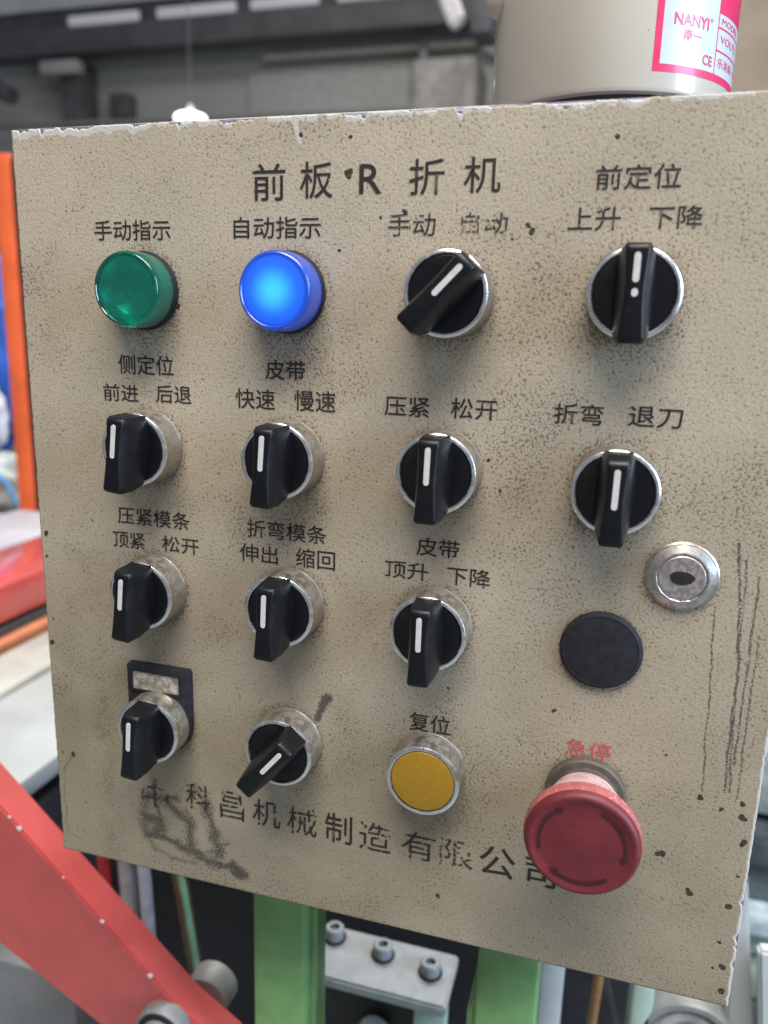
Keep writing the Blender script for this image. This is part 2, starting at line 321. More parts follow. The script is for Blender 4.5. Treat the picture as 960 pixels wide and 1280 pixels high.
# coral red arm in front of everything at lower left
m_armface = m_coral
t = empty('red_lever_bar', (0.02, 0.07, -0.49), 'large coral red steel arm slanting down at the lower left', 'machine arm')
arm = [(-0.30, -0.175), (-0.096, -0.364), (0.030, -0.481)]
cx, cz, rr = 0.022, -0.512, 0.0315
poly = [(-0.34, -0.135), (-0.096, -0.364), (0.0235, -0.476)]
for k in range(1, 10):
    a = math.radians(48 - k*22); poly.append((cx+0.004+rr*math.cos(a), cz+0.002+rr*math.sin(a)))
poly += [(-0.031, -0.507), (-0.106, -0.465), (-0.34, -0.25)]
mesh_obj('arm_plate', prism('arm_plate', poly, 0.060, 0.0815, 0.0012), m_coral, t)
mc = plain('chipped_paint', (0.75, 0.70, 0.66), 0.6)
for (x, z, s) in ((-0.0835, -0.3760, .0018), (-0.0545, -0.4033, .0008), (-0.0285, -0.4276, .0014), (0.0035, -0.4574, .0018), (-0.0905, -0.3695, .0010)):
    bm = bmesh.new(); bmesh.ops.create_icosphere(bm, subdivisions=2, radius=s)
    for v in bm.verts: v.co = Vector((v.co.x*1.1, v.co.y*0.5, v.co.z*0.8))*(1+0.6*mnoise.noise(v.co*900))
    me = bpy.data.meshes.new('paint_chip'); bm.to_mesh(me); bm.free()
    mesh_obj('paint_chip', me, mc, t, (x, 0.0605, z))
def cyl_y(name, prof, n=48):  # lathe about y: (r, y)
    vs, fs = [], []
    for r, y in prof:
        for k in range(n): vs.append((r*math.cos(2*PI*k/n), y, r*math.sin(2*PI*k/n)))
    for i in range(len(prof)-1):
        for k in range(n):
            k2 = (k+1) % n; fs.append((i*n+k, i*n+k2, (i+1)*n+k2, (i+1)*n+k))
    fs.append(tuple(range(n))); fs.append(tuple((len(prof)-1)*n+k for k in range(n)))
    return mk(name, vs, fs)
m_greysteel = plain('grey_turned_steel', (0.30, 0.30, 0.29), 0.5, 0.2, 0.15, 80)
mesh_obj('pivot_bush', cyl_y('pivot_bush', [(0.017, 0.061), (0.017, 0.054), (0.0155, 0.052), (0.0125, 0.052), (0.012, 0.0545), (0.0115, 0.0545), (0.0112, 0.049), (0.010, 0.047)]), m_greysteel, t, (0.014, 0, -0.489))
mesh_obj('bush_ring', cyl_y('bush_ring', [(0.0148, 0.0525), (0.0148, 0.0508), (0.0118, 0.0508), (0.0118, 0.0525)]), m_matt, t, (0.014, 0, -0.489))
o = mesh_obj('pivot_drum', cyl_y('pivot_drum', [(0.0155, 0.106), (0.0155, 0.092), (0.0145, 0.090), (0.008, 0.090)]), m_greysteel, None, (0.0225, 0.0, -0.497)); tag(o, 'grey round steel drum just behind the red arm end', 'drum')

# cables hanging under the cabinet
for (x, y, r, col, lab) in ((-0.098, 0.15, 0.0045, (0.40, 0.012, 0.02), 'red cable hanging under the left corner of the panel'),
        (-0.086, 0.16, 0.0062, (0.36, 0.38, 0.42), 'light grey cable, first right of the red cable'),
        (-0.073, 0.165, 0.0062, (0.03, 0.03, 0.035), 'black cable between the two grey cables'),
        (-0.0635, 0.15, 0.0048, (0.40, 0.42, 0.48), 'blue grey cable, left of the brown cable'),
        (-0.054, 0.16, 0.0055, (0.10, 0.06, 0.025), 'brown cable between grey and green cables'),
        (-0.045, 0.15, 0.0024, (0.20, 0.40, 0.25), 'thin green cable, rightmost of the hanging cables')):
    s = 0.012 if 'green' in lab else 0.003
    o = mesh_obj('cable', tube('cable', [(x, y, -0.30), (x+0.001, y, -0.36), (x+s*.7, y, -0.42), (x+s*1.6, y, -0.48), (x+s*3, y, -0.60), (x+s*4, y, -0.8)], r, 10), plain('cable_sheath', col, 0.45)); tag(o, lab, 'cable', 'cables hanging below the cabinet')
# green posts carrying the cabinet
m_green = plain('green_machine_paint', (0.19, 0.36, 0.13), 0.42, 0, 0.14, 45, dirt=(0.70, (0.07, 0.14, 0.06)))
def post(x0, x1, y0, y1, label):
    t = empty('green_post', ((x0+x1)/2, (y0+y1)/2, -1.45), label, 'post', 'green posts carrying the cabinet')
    mesh_obj('tube', box('tube', x0, x1, y0, y1, -1.45, -0.3285, 0.0025), m_green, t)
    return t
p1 = post(0.0765, 0.1065, 0.050, 0.088, 'green square post under the left half of the cabinet')
mesh_obj('weld_strip', box('weld_strip', 0.1045, 0.1095, 0.060, 0.066, -0.80, -0.3286, 0.001), m_green, p1)
p2 = post(0.2025, 0.2310, 0.030, 0.070, 'green square post under the cabinet below the red button')
mesh_obj('foot_gusset', prism('foot_gusset', [(0.1985, -0.60), (0.1985, -0.395), (0.2022, -0.388), (0.2022, -0.60)], 0.034, 0.066, 0.0008), m_green, p2)

# grey casting with three cap bolts
m_cast = plain('light_grey_casting', (0.34, 0.345, 0.34), 0.5, 0.1, 0.16, 60, dirt=(0.62, (0.16, 0.15, 0.13)))
t = empty('bolted_block', (0.10, 0.155, -0.56), 'light grey cast block with three bolts between the green posts', 'machine block')
tb = prism('top_plate', [(0.046, -0.507), (0.046, -0.4985), (0.172, -0.4985), (0.172, -0.507)], 0.132, 0.179, 0.0015)
mesh_obj('top_plate', tb, m_cast, t)
mesh_obj('block_body', box('block_body', 0.05, 0.166, 0.150, 0.178, -0.62, -0.5072, 0.002), plain('black_slot_face', (0.03, 0.03, 0.03), 0.5), t)
mesh_obj('end_rib', box('end_rib', 0.150, 0.1715, 0.136, 0.1495, -0.62, -0.5072, 0.002), plain('pale_green_rib', (0.40, 0.52, 0.42), 0.5), t)
mesh_obj('lower_boss', lathe_z('lower_boss', [(0.012, 0), (0.012, 0.008), (0.008, 0.012)]), m_cast, t, (0.122, 0.138, -0.545))
for (x, y) in ((0.0835, 0.168), (0.121, 0.163), (0.156, 0.158)):
    bo = mesh_obj('bolt', lathe_z('bolt', [(0.0068, -0.0005), (0.0068, 0.0075), (0.0058, 0.0085), (0.0036, 0.0085), (0.0034, 0.0055), (0.0001, 0.0055)], 28), m_greysteel, t, (x, y, -0.4985))
    mesh_obj('washer', lathe_z('washer', [(0.0085, -0.001), (0.0085, 0.0006), (0.007, 0.0008)], 28), m_matt, bo, (x, y, -0.4985))

# dark machine body and what shows at the lower right
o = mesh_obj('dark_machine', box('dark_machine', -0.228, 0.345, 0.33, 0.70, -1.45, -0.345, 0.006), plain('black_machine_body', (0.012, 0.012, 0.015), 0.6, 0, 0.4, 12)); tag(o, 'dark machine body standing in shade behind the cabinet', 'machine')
m_pw = plain('white_upright_paint', (0.50, 0.53, 0.53), 0.4, 0, 0.06, 20); m_pg = plain('pale_green_upright', (0.42, 0.54, 0.46), 0.4, 0, 0.08, 20)
def up(name, x0, x1, y0, y1, z0, z1, m, label, cat): tag(mesh_obj(name, box(name, x0, x1, y0, y1, z0, z1, 0.002), m), label, cat)
up('white_upright', 0.2275, 0.244, 0.20, 0.23, -1.45, -0.40, m_pw, 'white upright just right of the second green post', 'upright')
up('pale_green_upright', 0.2905, 0.3045, 0.20, 0.23, -1.45, -0.40, m_pg, 'pale green upright beneath the right part of the cabinet', 'upright')
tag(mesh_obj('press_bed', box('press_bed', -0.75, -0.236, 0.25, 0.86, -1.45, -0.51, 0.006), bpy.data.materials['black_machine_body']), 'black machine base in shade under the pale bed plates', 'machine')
o = mesh_obj('cable', tube('cable', [(0.266, 0.205, -0.40), (0.268, 0.205, -0.50), (0.264, 0.205, -0.60), (0.262, 0.205, -0.8)], 0.0035, 10), plain('tan_sheath', (0.30, 0.15, 0.06), 0.5)); tag(o, 'tan cable hanging between the white and pale green uprights', 'cable')
o = mesh_obj('cable', tube('cable', [(0.243, 0.26, -0.46), (0.262, 0.25, -0.52), (0.285, 0.25, -0.60), (0.30, 0.25, -0.75)], 0.006, 10), plain('grey_sheath', (0.10, 0.10, 0.11), 0.4)); tag(o, 'dark grey cable slanting behind the tan cable', 'cable')
t = empty('round_flange', (0.330, 0.21, -0.535), 'round grey flange with rings at the lower right corner', 'flange')
mesh_obj('outer_ring', cyl_y('outer_ring', [(0.033, 0.235), (0.033, 0.203), (0.031, 0.200), (0.027, 0.200), (0.027, 0.215), (0.024, 0.215)]), m_greysteel, t, (0.330, 0, -0.545))
mesh_obj('inner_ring', cyl_y('inner_ring', [(0.0235, 0.235), (0.0235, 0.206), (0.021, 0.203), (0.016, 0.203), (0.010, 0.208)]), plain('dusty_ring', (0.42, 0.41, 0.40), 0.5), t, (0.330, 0, -0.545))
def leaning(name, pts, y0, y1, m, label, cat): tag(mesh_obj(name, prism(name, pts, y0, y1, 0.002), m), label, cat)
leaning('white_guard', [(0.345, -0.44), (0.352, -0.41), (0.372, -0.545), (0.355, -0.565)], 0.205, 0.22, m_pw, 'bright white slanted guard touching the panel lower right corner', 'guard')
leaning('white_sheet', [(0.361, -0.452), (0.42, -0.445), (0.42, -0.60), (0.378, -0.58)], 0.19, 0.20, m_pw, 'white sheet at the lower right edge of the picture', 'sheet')
for i, (z0, z1, col, lab) in enumerate(((-0.60, -0.52, (0.30, 0.33, 0.33), 'grey horizontal bar, topmost of those right of the panel'),
        (-0.655, -0.612, (0.07, 0.08, 0.09), 'near black bar second from top right of the panel'),
        (-0.71, -0.665, (0.12, 0.15, 0.16), 'dark blue grey bar in the stack right of the panel'),
        (-0.745, -0.715, (0.50, 0.58, 0.60), 'pale blue grey bar beside the panel right edge'),
        (-0.785, -0.75, (0.32, 0.42, 0.36), 'dull green bar below the pale blue grey bar'),
        (-0.83, -0.79, (0.20, 0.25, 0.20), 'dark green bar lowest right of the panel'))):
    tag(mesh_obj('stock_bar', box('stock_bar', 0.385+0.004*i, 1.0, 0.60-0.02*(i % 2), 0.70, z0, z1, 0.004), plain('bar_paint', col, 0.45)), lab, 'bar', 'horizontal bars right of the panel')
rail('bar_stand', 0.44, 0.60, -1.45, -0.835, m_dark, 'dark stand under the horizontal bars at right', 'stand', 0.58, 0.72)

# ------------------------------------------------------------ the cabinet
W, H = 304.5, 329.0
cab = empty('control_cabinet', V(W/2, -H, -60), 'worn beige control cabinet with rotary switches, lamps, red stop button and Chinese lettering', 'control cabinet')
mesh_obj('enclosure', box('enclosure', -0.0006, W/1000+0.0004, 0.00035, 0.17, -H/1000, 0.0006, 0.0022, 4), m_body, cab)
KN = {(1, 3): (181.9, -61.6), (1, 4): (243.5, -60.8), (2, 1): (57.1, -123.7), (2, 2): (119.2, -124.1), (2, 3): (181.2, -124.3), (2, 4): (243.6, -126.0),
      (3, 1): (57.0, -185.6), (3, 2): (119.8, -184.6), (3, 3): (180.7, -185.7), (4, 1): (58.2, -247.6), (4, 2): (119.4, -247.0)}
LAMP = [(57.6, -61.6), (119.1, -61.4)]
EST = (243.4, -246.9); YEL = (181.3, -247.5); PLUG = (244.1, -187.4); LOCK = (269.0, -156.0)
# front sheet: dense grid with wear and painted-light attributes
step = 0.6
xs = np.linspace(-0.7, W-0.1, int(W/step)); ys = np.linspace(0.2, -H+1.0, int(H/step))
X, Y = np.meshgrid(xs, ys)
def vnoise1(x, s, seed):
    r = np.random.RandomState(seed).rand(4096); t_ = np.abs(x/s); i = np.floor(t_).astype(int) % 4000; f = t_-np.floor(t_); f = f*f*(3-2*f)
    return r[i]*(1-f)+r[i+1]*f
def vnoise2(x, y, s, seed):
    r = np.random.RandomState(seed).rand(512, 512); tx = x/s+100; ty = -y/s+100; ix = np.floor(tx).astype(int); iy = np.floor(ty).astype(int)
    fx = tx-ix; fy = ty-iy; fx = fx*fx*(3-2*fx); fy = fy*fy*(3-2*fy); ix %= 511; iy %= 511
    return (r[iy, ix]*(1-fx)+r[iy, ix+1]*fx)*(1-fy)+(r[iy+1, ix]*(1-fx)+r[iy+1, ix+1]*fx)*fy
def fb(x, y, s, seed): return (vnoise2(x, y, s, seed)+0.5*vnoise2(x, y, s/2.1, seed+1)+0.25*vnoise2(x, y, s/4.3, seed+2))/1.75
def segd(P, a, b_):
    a = np.array(a); b_ = np.array(b_); d = b_-a; t_ = np.clip(((P[0]-a[0])*d[0]+(P[1]-a[1])*d[1])/(d@d), 0, 1)
    return np.hypot(P[0]-a[0]-t_*d[0], P[1]-a[1]-t_*d[1])
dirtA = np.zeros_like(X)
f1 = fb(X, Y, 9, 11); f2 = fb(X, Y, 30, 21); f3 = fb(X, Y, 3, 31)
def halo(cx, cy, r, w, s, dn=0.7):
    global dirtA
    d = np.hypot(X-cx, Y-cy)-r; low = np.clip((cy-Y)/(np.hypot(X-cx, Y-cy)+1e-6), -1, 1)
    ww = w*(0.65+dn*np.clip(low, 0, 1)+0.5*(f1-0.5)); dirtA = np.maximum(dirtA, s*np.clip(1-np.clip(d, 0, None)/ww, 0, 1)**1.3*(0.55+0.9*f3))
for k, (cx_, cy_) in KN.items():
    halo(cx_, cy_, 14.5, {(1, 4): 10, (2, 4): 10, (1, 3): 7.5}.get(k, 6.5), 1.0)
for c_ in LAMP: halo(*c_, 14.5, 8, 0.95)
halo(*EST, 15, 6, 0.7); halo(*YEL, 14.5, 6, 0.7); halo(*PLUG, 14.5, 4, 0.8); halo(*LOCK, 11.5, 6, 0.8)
dirtA = np.maximum(dirtA, np.clip((f2-0.52)*1.6, 0, 0.5))
dirtA = np.maximum(dirtA, 0.62*np.clip(1-np.hypot((X-205)/60, (Y+42)/9), 0, 1)*f1*1.2)
dirtA = np.maximum(dirtA, 0.55*np.clip(1-np.abs(X-27)/9, 0, 1)*np.clip((-Y-185)/30, 0, 1)*f3*1.5)
grimeShadeA = np.clip((-Y-110)/190, 0, 1)*(0.75+0.4*f2) + 0.55*np.clip(1-np.hypot((X-110)/45, (Y+318)/16), 0, 1) + 0.4*np.clip(1-np.abs(X-5)/14, 0, 1)*np.clip((-Y-200)/90, 0, 1)  # light falloff towards the bottom and lower left painted in, with grime patches
grimeShadeA += 0.35*np.clip(1-np.hypot((X-60)/30, (Y+20)/16), 0, 1)*f2
grimeShadeA = np.clip(grimeShadeA*(0.6+0.8*fb(X, Y, 18, 41)), 0, 1)
smA = np.zeros_like(X)
def stroke(pts, w, s, jitter=1.0):
    global smA
    P = (X+jitter*(fb(X, Y, 4, 51)-.5)*3, Y+jitter*(fb(X, Y, 4, 61)-.5)*3)
    for a, b_ in zip(pts[:-1], pts[1:]):
        smA = np.maximum(smA, s*np.clip(1-segd(P, a, b_)/w, 0, 1)**0.7)
for pts_, w_, s_ in (([(48, -286), (56, -289), (64, -287)], 3.0, .62), ([(52, -280), (53.5, -300)], 2.6, .6), ([(46, -300), (54, -302), (55, -306), (47, -309)], 4.2, .66),
        ([(47, -310), (57, -309), (66, -312), (76, -314)], 3.0, .66), ([(60, -292), (69, -297), (71, -312)], 3.6, .66), ([(79, -287), (82, -301), (84, -312)], 3.6, .64),
        ([(88, -304), (80, -312)], 2.6, .55), ([(72, -315), (84, -317), (96, -318)], 3.0, .66), ([(91, -316), (97, -320)], 3.2, .78), ([(47, -288), (46, -309)], 4.0, .56), ([(48, -314), (60, -319), (72, -319)], 2.4, .5), ([(52, -303), (58, -300)], 6, .45), ([(80, -284), (73, -281)], 3.5, .5)):
    stroke(pts_, w_*1.7, min(1.0, s_*1.25), 1.6)
stroke([(137.7, -224.3), (132.1, -235.0)], 2.6, 1.0, .5); stroke([(136.5, -224.3), (133.8, -229)], 2.8, 1.0, .5)
stroke([(286.4, -142.5), (291.0, -185), (292.3, -236.6)], 0.85, .92, .5); stroke([(289.6, -147.8), (291.8, -201.5), (294, -236)], 0.8, .85, .5)
stroke([(281, -166.4), (283, -200), (285, -238.1)], 0.8, .85, .4); stroke([(294.1, -153), (294.4, -225)], 0.9, .85, .4); stroke([(296.5, -175), (296.8, -240)], 0.9, .8, .4)
stroke([(284, -185), (287.5, -232)], 1.2, .5, 1.2)
stroke([(288, -215), (290, -245)], 1.2, .45)
stroke([(216.1, -228.4), (218, -232.9)], 0.9, .7); stroke([(2.2, -221.7), (25.5, -206.7)], 0.7, .6, .3); stroke([(6.8, -229.8), (15.8, -224.4)], 0.6, .5, .3)
stroke([(166.9, -30.5), (178.9, -29.8), (193.2, -34.9)], 0.5, .6, .3); stroke([(265.5, -133), (269.4, -130)], 1.5, .7); stroke([(261, -123.5), (269.7, -118.7)], 1.2, .5)
stroke([(2.7, -283), (2.0, -300), (2.4, -318)], 1.6, .6); stroke([(3, -283), (9, -274)], 1.2, .7); stroke([(3, -318), (9, -320)], 1.2, .6)
stroke([(262, -283.7), (280, -287), (294, -289)], 1.4, .5, 1.4); stroke([(224, -290), (215, -294)], 1.0, .4)
stroke([(268, -292), (292, -297)], 1.2, .42, 1.5)
CHIPS = [(142.5, -20.4, 1.9), (124.0, -6.5, 1.1), (233.5, -10.8, 1.3), (142.9, -8.0, 1.0), (139.2, -46.2, 1.0), (163.6, -33.3, 1.2), (1.9, -166.6, 1.7), (1.4, -177.9, 1.0), (2.9, -207.1, 0.9), (1.0, -219.2, 1.6), (7.8, -275.2, 1.9), (2.4, -275.0, 0.8), (229.3, -214.9, 1.2), (271.1, -225.9, 0.9), (284.5, -240.5, 1.3), (292.3, -243.9, 1.2), (300.2, -245.5, 1.8), (301.3, -256.1, 1.5), (273.0, -267.0, 1.9), (285.2, -281.0, 2.0), (299.6, -283.4, 1.7), (187.5, -307.6, 1.3), (300.6, -310.9, 1.5), (72.0, -67.3, 1.2), (198.2, -119.6, 0.9), (202.1, -42.9, 0.8), (154.5, -35.1, 0.9), (26.6, -158.4, 0.7), (157.3, -197.6, 0.6), (96.5, -230.3, 0.6), (187.6, -211.9, 0.7), (299, -240, 1.2), (301, -270, .9), (298, -300, .9), (301, -322, 1.6), (297, -312, .8), (203.5, -131, 1.0), (196.8, -36.8, .8), (208.4, -40.2, 1.5), (207.3, -38.1, 1.0)]
chA = np.zeros_like(X)
for (x, y, r) in CHIPS:
    for q in range(3):
        dx, dy = rng.uniform(-.5, .5, 2)*r
        chA = np.maximum(chA, np.clip(1.25-np.hypot(X-x-dx, Y-y-dy)/(r*rng.uniform(.6, 1.0)), 0, 1))
for q in range(60):
    x = rng.uniform(5, 300); y = -rng.uniform(5, 322); r = rng.uniform(.35, .7)
    chA = np.maximum(chA, 0.8*np.clip(1.25-np.hypot(X-x, Y-y)/r, 0, 1))
# ragged top and right edges
topd = -Y
jt = np.where(vnoise1(X, 5.2, 5) > 0.5, 1.25, 0.35)*(0.5+2.2*vnoise1(X, 2.6, 3)*vnoise1(X, 1.1, 4)) * np.clip((246-X)/14, 0.18, 1)
rimA = np.clip(1.5-(topd-0.3)/(0.5+1.5*vnoise1(X, 2.1, 6)), 0, 1)*np.where(vnoise1(X, 3.4, 44) > 0.38, 1.0, 0.25)
rimA = np.where(X < 62, np.clip(1.5-(topd-0.3)/(1.2+1.8*vnoise1(X, 2.6, 8)), 0, 1), rimA)
sc = np.clip(1-(np.abs(X-(122+0.25*(topd-3))) )/(1.3*vnoise1(topd, 1.1, 13)+.8), 0, 1)*(topd < 10); rimA = np.maximum(rimA, sc*1.1)
rd = W-X
rimA = np.maximum(rimA, np.clip(1.4-(rd-0.2)/(0.5+0.8*vnoise1(-Y, 2.3, 9)), 0, 1)*np.clip((-Y-40)/60, 0.3, 1))  # bevel highlight down the right edge, painted as a pale rim
Z_top = Y.copy()
wgt = np.clip((7-topd)/5.8, 0, 1)
Y2 = Y - wgt*jt
jr = 1.2*np.clip(vnoise1(-Y, 4.0, 15)*vnoise1(-Y, 1.4, 16)-0.12, 0, 1)*np.where(-Y > 280, 1.6, 0.5)
X2 = X - np.clip((6-rd)/5.1, 0, 1)*jr
jl = 0.5*vnoise1(-Y, 3.1, 25)*vnoise1(-Y, 1.2, 26)
X2 = X2 + np.clip((4-X)/3.1, 0, 1)*jl
Zo = 0.12*(fb(X, Y, 40, 71)-0.5)
# skirt ring (back edge) so that the paint film has a visible thickness
ny, nx = X.shape
co = np.stack([X2/1000, -Zo/1000, Y2/1000], -1).reshape(-1, 3)
idx = np.arange(ny*nx).reshape(ny, nx)
quads = np.stack([idx[:-1, :-1], idx[1:, :-1], idx[1:, 1:], idx[:-1, 1:]], -1).reshape(-1, 4)
border = np.concatenate([idx[0, :], idx[1:, -1], idx[-1, ::-1][1:], idx[::-1, 0][1:-1]])
sk = co[border].copy(); sk[:, 1] = 0.0006; cen = np.array([W/2000, 0, -H/2000])
base_n = len(co); co = np.concatenate([co, sk])
bn = len(border); sq = np.stack([border, np.roll(border, -1), base_n+(np.arange(bn)+1) % bn, base_n+np.arange(bn)], -1)
quads = np.concatenate([quads, sq])
me = bpy.data.meshes.new('front_panel'); me.vertices.add(len(co)); me.vertices.foreach_set('co', co.ravel().astype(np.float32))
me.loops.add(quads.size); me.loops.foreach_set('vertex_index', quads.ravel().astype(np.int32))
me.polygons.add(len(quads)); me.polygons.foreach_set('loop_start', np.arange(0, quads.size, 4, dtype=np.int32))
me.update(calc_edges=True); me.validate(); me.shade_smooth()
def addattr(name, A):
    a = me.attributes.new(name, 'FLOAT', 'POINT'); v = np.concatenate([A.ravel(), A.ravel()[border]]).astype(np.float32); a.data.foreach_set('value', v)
addattr('dirt', dirtA); addattr('chip', chA); addattr('smear', smA); addattr('rim', rimA); addattr('grime_shade', grimeShadeA)
mesh_obj('front_panel', me, m_paint, cab)

# printed lettering
def text_mesh(body, thin=0.0, ext=0.0):
    cu = bpy.data.curves.new('lettering', 'FONT'); cu.body = body; cu.size = 1; cu.resolution_u = 4; cu.offset = -thin
    ob = bpy.data.objects.new('lettering', cu); C.objects.link(ob)
    dg = bpy.context.evaluated_depsgraph_get(); dg.update()
    m = bpy.data.meshes.new_from_object(ob.evaluated_get(dg)); bpy.data.objects.remove(ob)
    v = np.empty(len(m.vertices)*3, np.float32); m.vertices.foreach_get('co', v); return m, v.reshape(-1, 3)
WORDS = [('前', 104.9, -28.7, 13.2, 12.8, 1), ('板', 123.8, -28.2, 12.7, 12.5, 1), ('R', 146.5, -27.0, 8.4, 9.9, 1), ('折', 164.9, -27.8, 12.6, 11.8, 1), ('机', 184.3, -27.5, 12.7, 11.6, 1),
('手动指示', 35.7, -42.4, 34.3, 7.6, 0), ('自动指示', 96.9, -42.0, 35.1, 7.7, 0), ('手动', 157.7, -41.5, 17.3, 7.8, 2), ('自动', 184.1, -40.8, 16.2, 7.1, 3),
('前定位', 228.3, -27.4, 31.5, 8.6, 0), ('上升', 217.4, -40.1, 20.0, 8.0, 1), ('下降', 246.2, -39.7, 19.5, 8.0, 0),
('侧定位', 43.9, -94.6, 25.5, 8.0, 0), ('前进', 35.9, -105.9, 16.8, 7.1, 0), ('后退', 60.8, -105.6, 16.3, 7.3, 0), ('皮带', 109.6, -94.0, 16.7, 7.5, 0), ('快速', 96.7, -105.9, 16.9, 7.9, 0), ('慢速', 121.7, -105.6, 17.0, 8.0, 1),
('压紧', 158.2, -105.4, 17.4, 7.3, 0), ('松开', 183.5, -105.1, 17.1, 7.6, 1), ('折弯', 220.6, -104.8, 16.9, 7.3, 0), ('退刀', 245.9, -104.4, 17.6, 7.1, 0),
('压紧模条', 39.9, -158.4, 34.7, 7.5, 0), ('顶紧', 36.9, -169.2, 15.9, 7.3, 0), ('松开', 61.0, -168.8, 17.6, 7.1, 0), ('折弯模条', 100.9, -158.3, 34.7, 7.5, 0), ('伸出', 97.5, -169.0, 17.1, 7.6, 0), ('缩回', 122.5, -168.8, 16.9, 8.1, 0),
('皮带', 172.5, -158.5, 16.9, 7.2, 0), ('顶升', 160.2, -168.7, 17.5, 7.0, 1), ('下降', 185.1, -168.9, 16.7, 7.4, 0), ('复位', 172.4, -232.6, 16.9, 8.2, 0), ('急停', 234.6, -232.3, 16.8, 7.4, 9),
('中', 45.1, -294.8, 14.3, 14.2, 3), ('科', 68.5, -290.5, 12.3, 13.3, 2), ('昌', 85.8, -291.7, 12.0, 13.9, 2), ('机', 101.9, -291.7, 13.4, 13.3, 2), ('械', 118.6, -292.1, 14.0, 14.0, 2), ('制', 136.4, -292.2, 12.5, 14.2, 1), ('造', 152.2, -292.5, 14.0, 14.0, 2), ('有', 170.8, -292.0, 14.6, 13.0, 2), ('限', 187.5, -291.7, 14.3, 12.5, 3), ('公', 204.2, -292.2, 14.8, 13.8, 1), ('司', 223.0, -292.4, 12.5, 12.5, 1)]
# the three words top right were measured in photo pixels along the edge of the picture; keep their true millimetres
FIX = {('前定位', 228.3): (26.7, 7.6), ('上升', 217.4): (17.0, 7.4), ('下降', 246.2): (16.6, 7.2)}
for (s, x, y, w, h, wear) in WORDS:
    if (s, x) in FIX: w, h = FIX[(s, x)]
    if (s, x) == ('上升', 217.4): x = 220.4
    m, v = text_mesh(s, -0.004 if wear < 2 else 0.0)
    lo = v.min(0); hi = v.max(0)
    u = (v-lo)/np.maximum(hi-lo, 1e-6)
    c2 = np.stack([u[:, 0]*w, np.full(len(u), -0.00018*1000), u[:, 1]*h], -1)/1000
    m.vertices.foreach_set('co', c2.astype(np.float32).ravel()); m.update(); m.materials.clear()
    mesh_obj('lettering', m, INK[wear], cab, V(x, y, 0))

# rotary selector switches: bezel > rim, knob, marker
prof_side = [(15.2, 0.0), (15.3, 0.8), (15.0, 1.3), (14.9, 9.6), (14.75, 10.9)]
me_side = lathe('selector_switch', prof_side + [(13.9, 11.0)])
me_rim = lathe('bezel_rim', [(14.72, 10.8), (14.85, 11.3), (14.7, 11.9), (14.35, 12.2), (13.5, 12.35), (13.15, 12.15), (13.1, 11.5), (13.08, 10.4)], 96)
def knob_mesh(c0):
    n = 72; vs, fs = [], []
    prof = [(13.0, 9.8), (13.0, 11.5), (12.75, 11.85), (12.2, 11.95), (9, 11.7), (5, 11.5), (0.01, 11.45)]
    for r, z in prof:
        for k in range(n): vs.append(V(r*math.cos(2*PI*k/n), r*math.sin(2*PI*k/n), z))
    for i in range(len(prof)-1):
        for k in range(n):
            k2 = (k+1) % n; fs.append((i*n+k, i*n+k2, (i+1)*n+k2, (i+1)*n+k))
    # lever: loft of cross sections along y
    st = []
    N = 26
    for i in range(N+1):
        t_ = i/N; y = -15.6 + t_*29.9
        wt = 2.95 + 0.95*max(0, (-y-2)/13)**1.3 + 0.6*max(0, (y-2)/11)**1.4         # half width on top
        wb = wt + 0.5 + 2.9*max(0, 1-abs(y/14.5)**2)**0.6                               # half width at the disc
        zt = 26.2 - 0.0035*y*y*0.4; zb = 10.6
        if y < -12.7: zb = 10.6 + (-12.7-y)/2.9*7.0
        if y > 12.3: zb = 10.6 + (y-12.3)/2.0*1.5
        if y < -15.0: zt -= 0.9; wt -= 0.5; wb -= .5
        if y > c0: zt -= 0.55*(y-c0)**1.9
        if y > 12.8:
            wt -= 0.15*(y-12.8); wb -= .15*(y-12.8)
        st.append((y, wt, wb, zt, zb))
    def sec(y, wt, wb, zt, zb):
        out = []; c_ = 0.75
        g_ = wb-wt; pts = [(-wb-0.3, zb), (-wt-g_*0.86, zb+(zt-zb)*0.30), (-wt-g_*0.58, zb+(zt-zb)*0.64), (-wt-0.12, zt-c_*0.9), (-wt+c_*0.3, zt-c_*0.25), (-wt+c_, zt)]
        return [(x_, y, z_) for x_, z_ in pts] + [(-x_, y, z_) for x_, z_ in reversed(pts)]
    b0 = len(vs); m_ = 12
    for s_ in st:
        for p in sec(*s_): vs.append(V(*p))
    for i in range(N):
        for k in range(m_):
            k2 = (k+1) % m_; fs.append((b0+i*m_+k, b0+i*m_+k2, b0+(i+1)*m_+k2, b0+(i+1)*m_+k))
    fs.append(tuple(b0+k for k in range(m_))); fs.append(tuple(b0+N*m_+k for k in reversed(range(m_))))
    return mk('knob', vs, fs, True, 52)
me_knob = knob_mesh(12.7); me_knob_b = knob_mesh(11.4)
def stadium(name, x, y0, y1, r, z0, z1):
    pts = []
    for k in range(9): a = PI*k/8; pts.append((x+r*math.cos(a), y1-r+r*math.sin(a)))
    for k in range(9): a = PI+PI*k/8; pts.append((x+r*math.cos(a), y0+r+r*math.sin(a)))
    n = len(pts); vs = [V(p[0], p[1], z0) for p in pts] + [V(p[0], p[1], z1) for p in pts]
    fs = [tuple(range(n, 2*n))] + [(i, (i+1) % n, n+(i+1) % n, n+i) for i in range(n)]
    return mk(name, vs, fs, False)
me_mark = stadium('marker', 0.0, -1.6, 11.6, 0.98, 25.4, 26.27)
me_markA = stadium('marker', 0.0, 2.6, 11.4, 0.98, 25.4, 26.27); me_markB = stadium('marker', 0.0, -1.6, 0.9, 0.98, 25.4, 26.27)
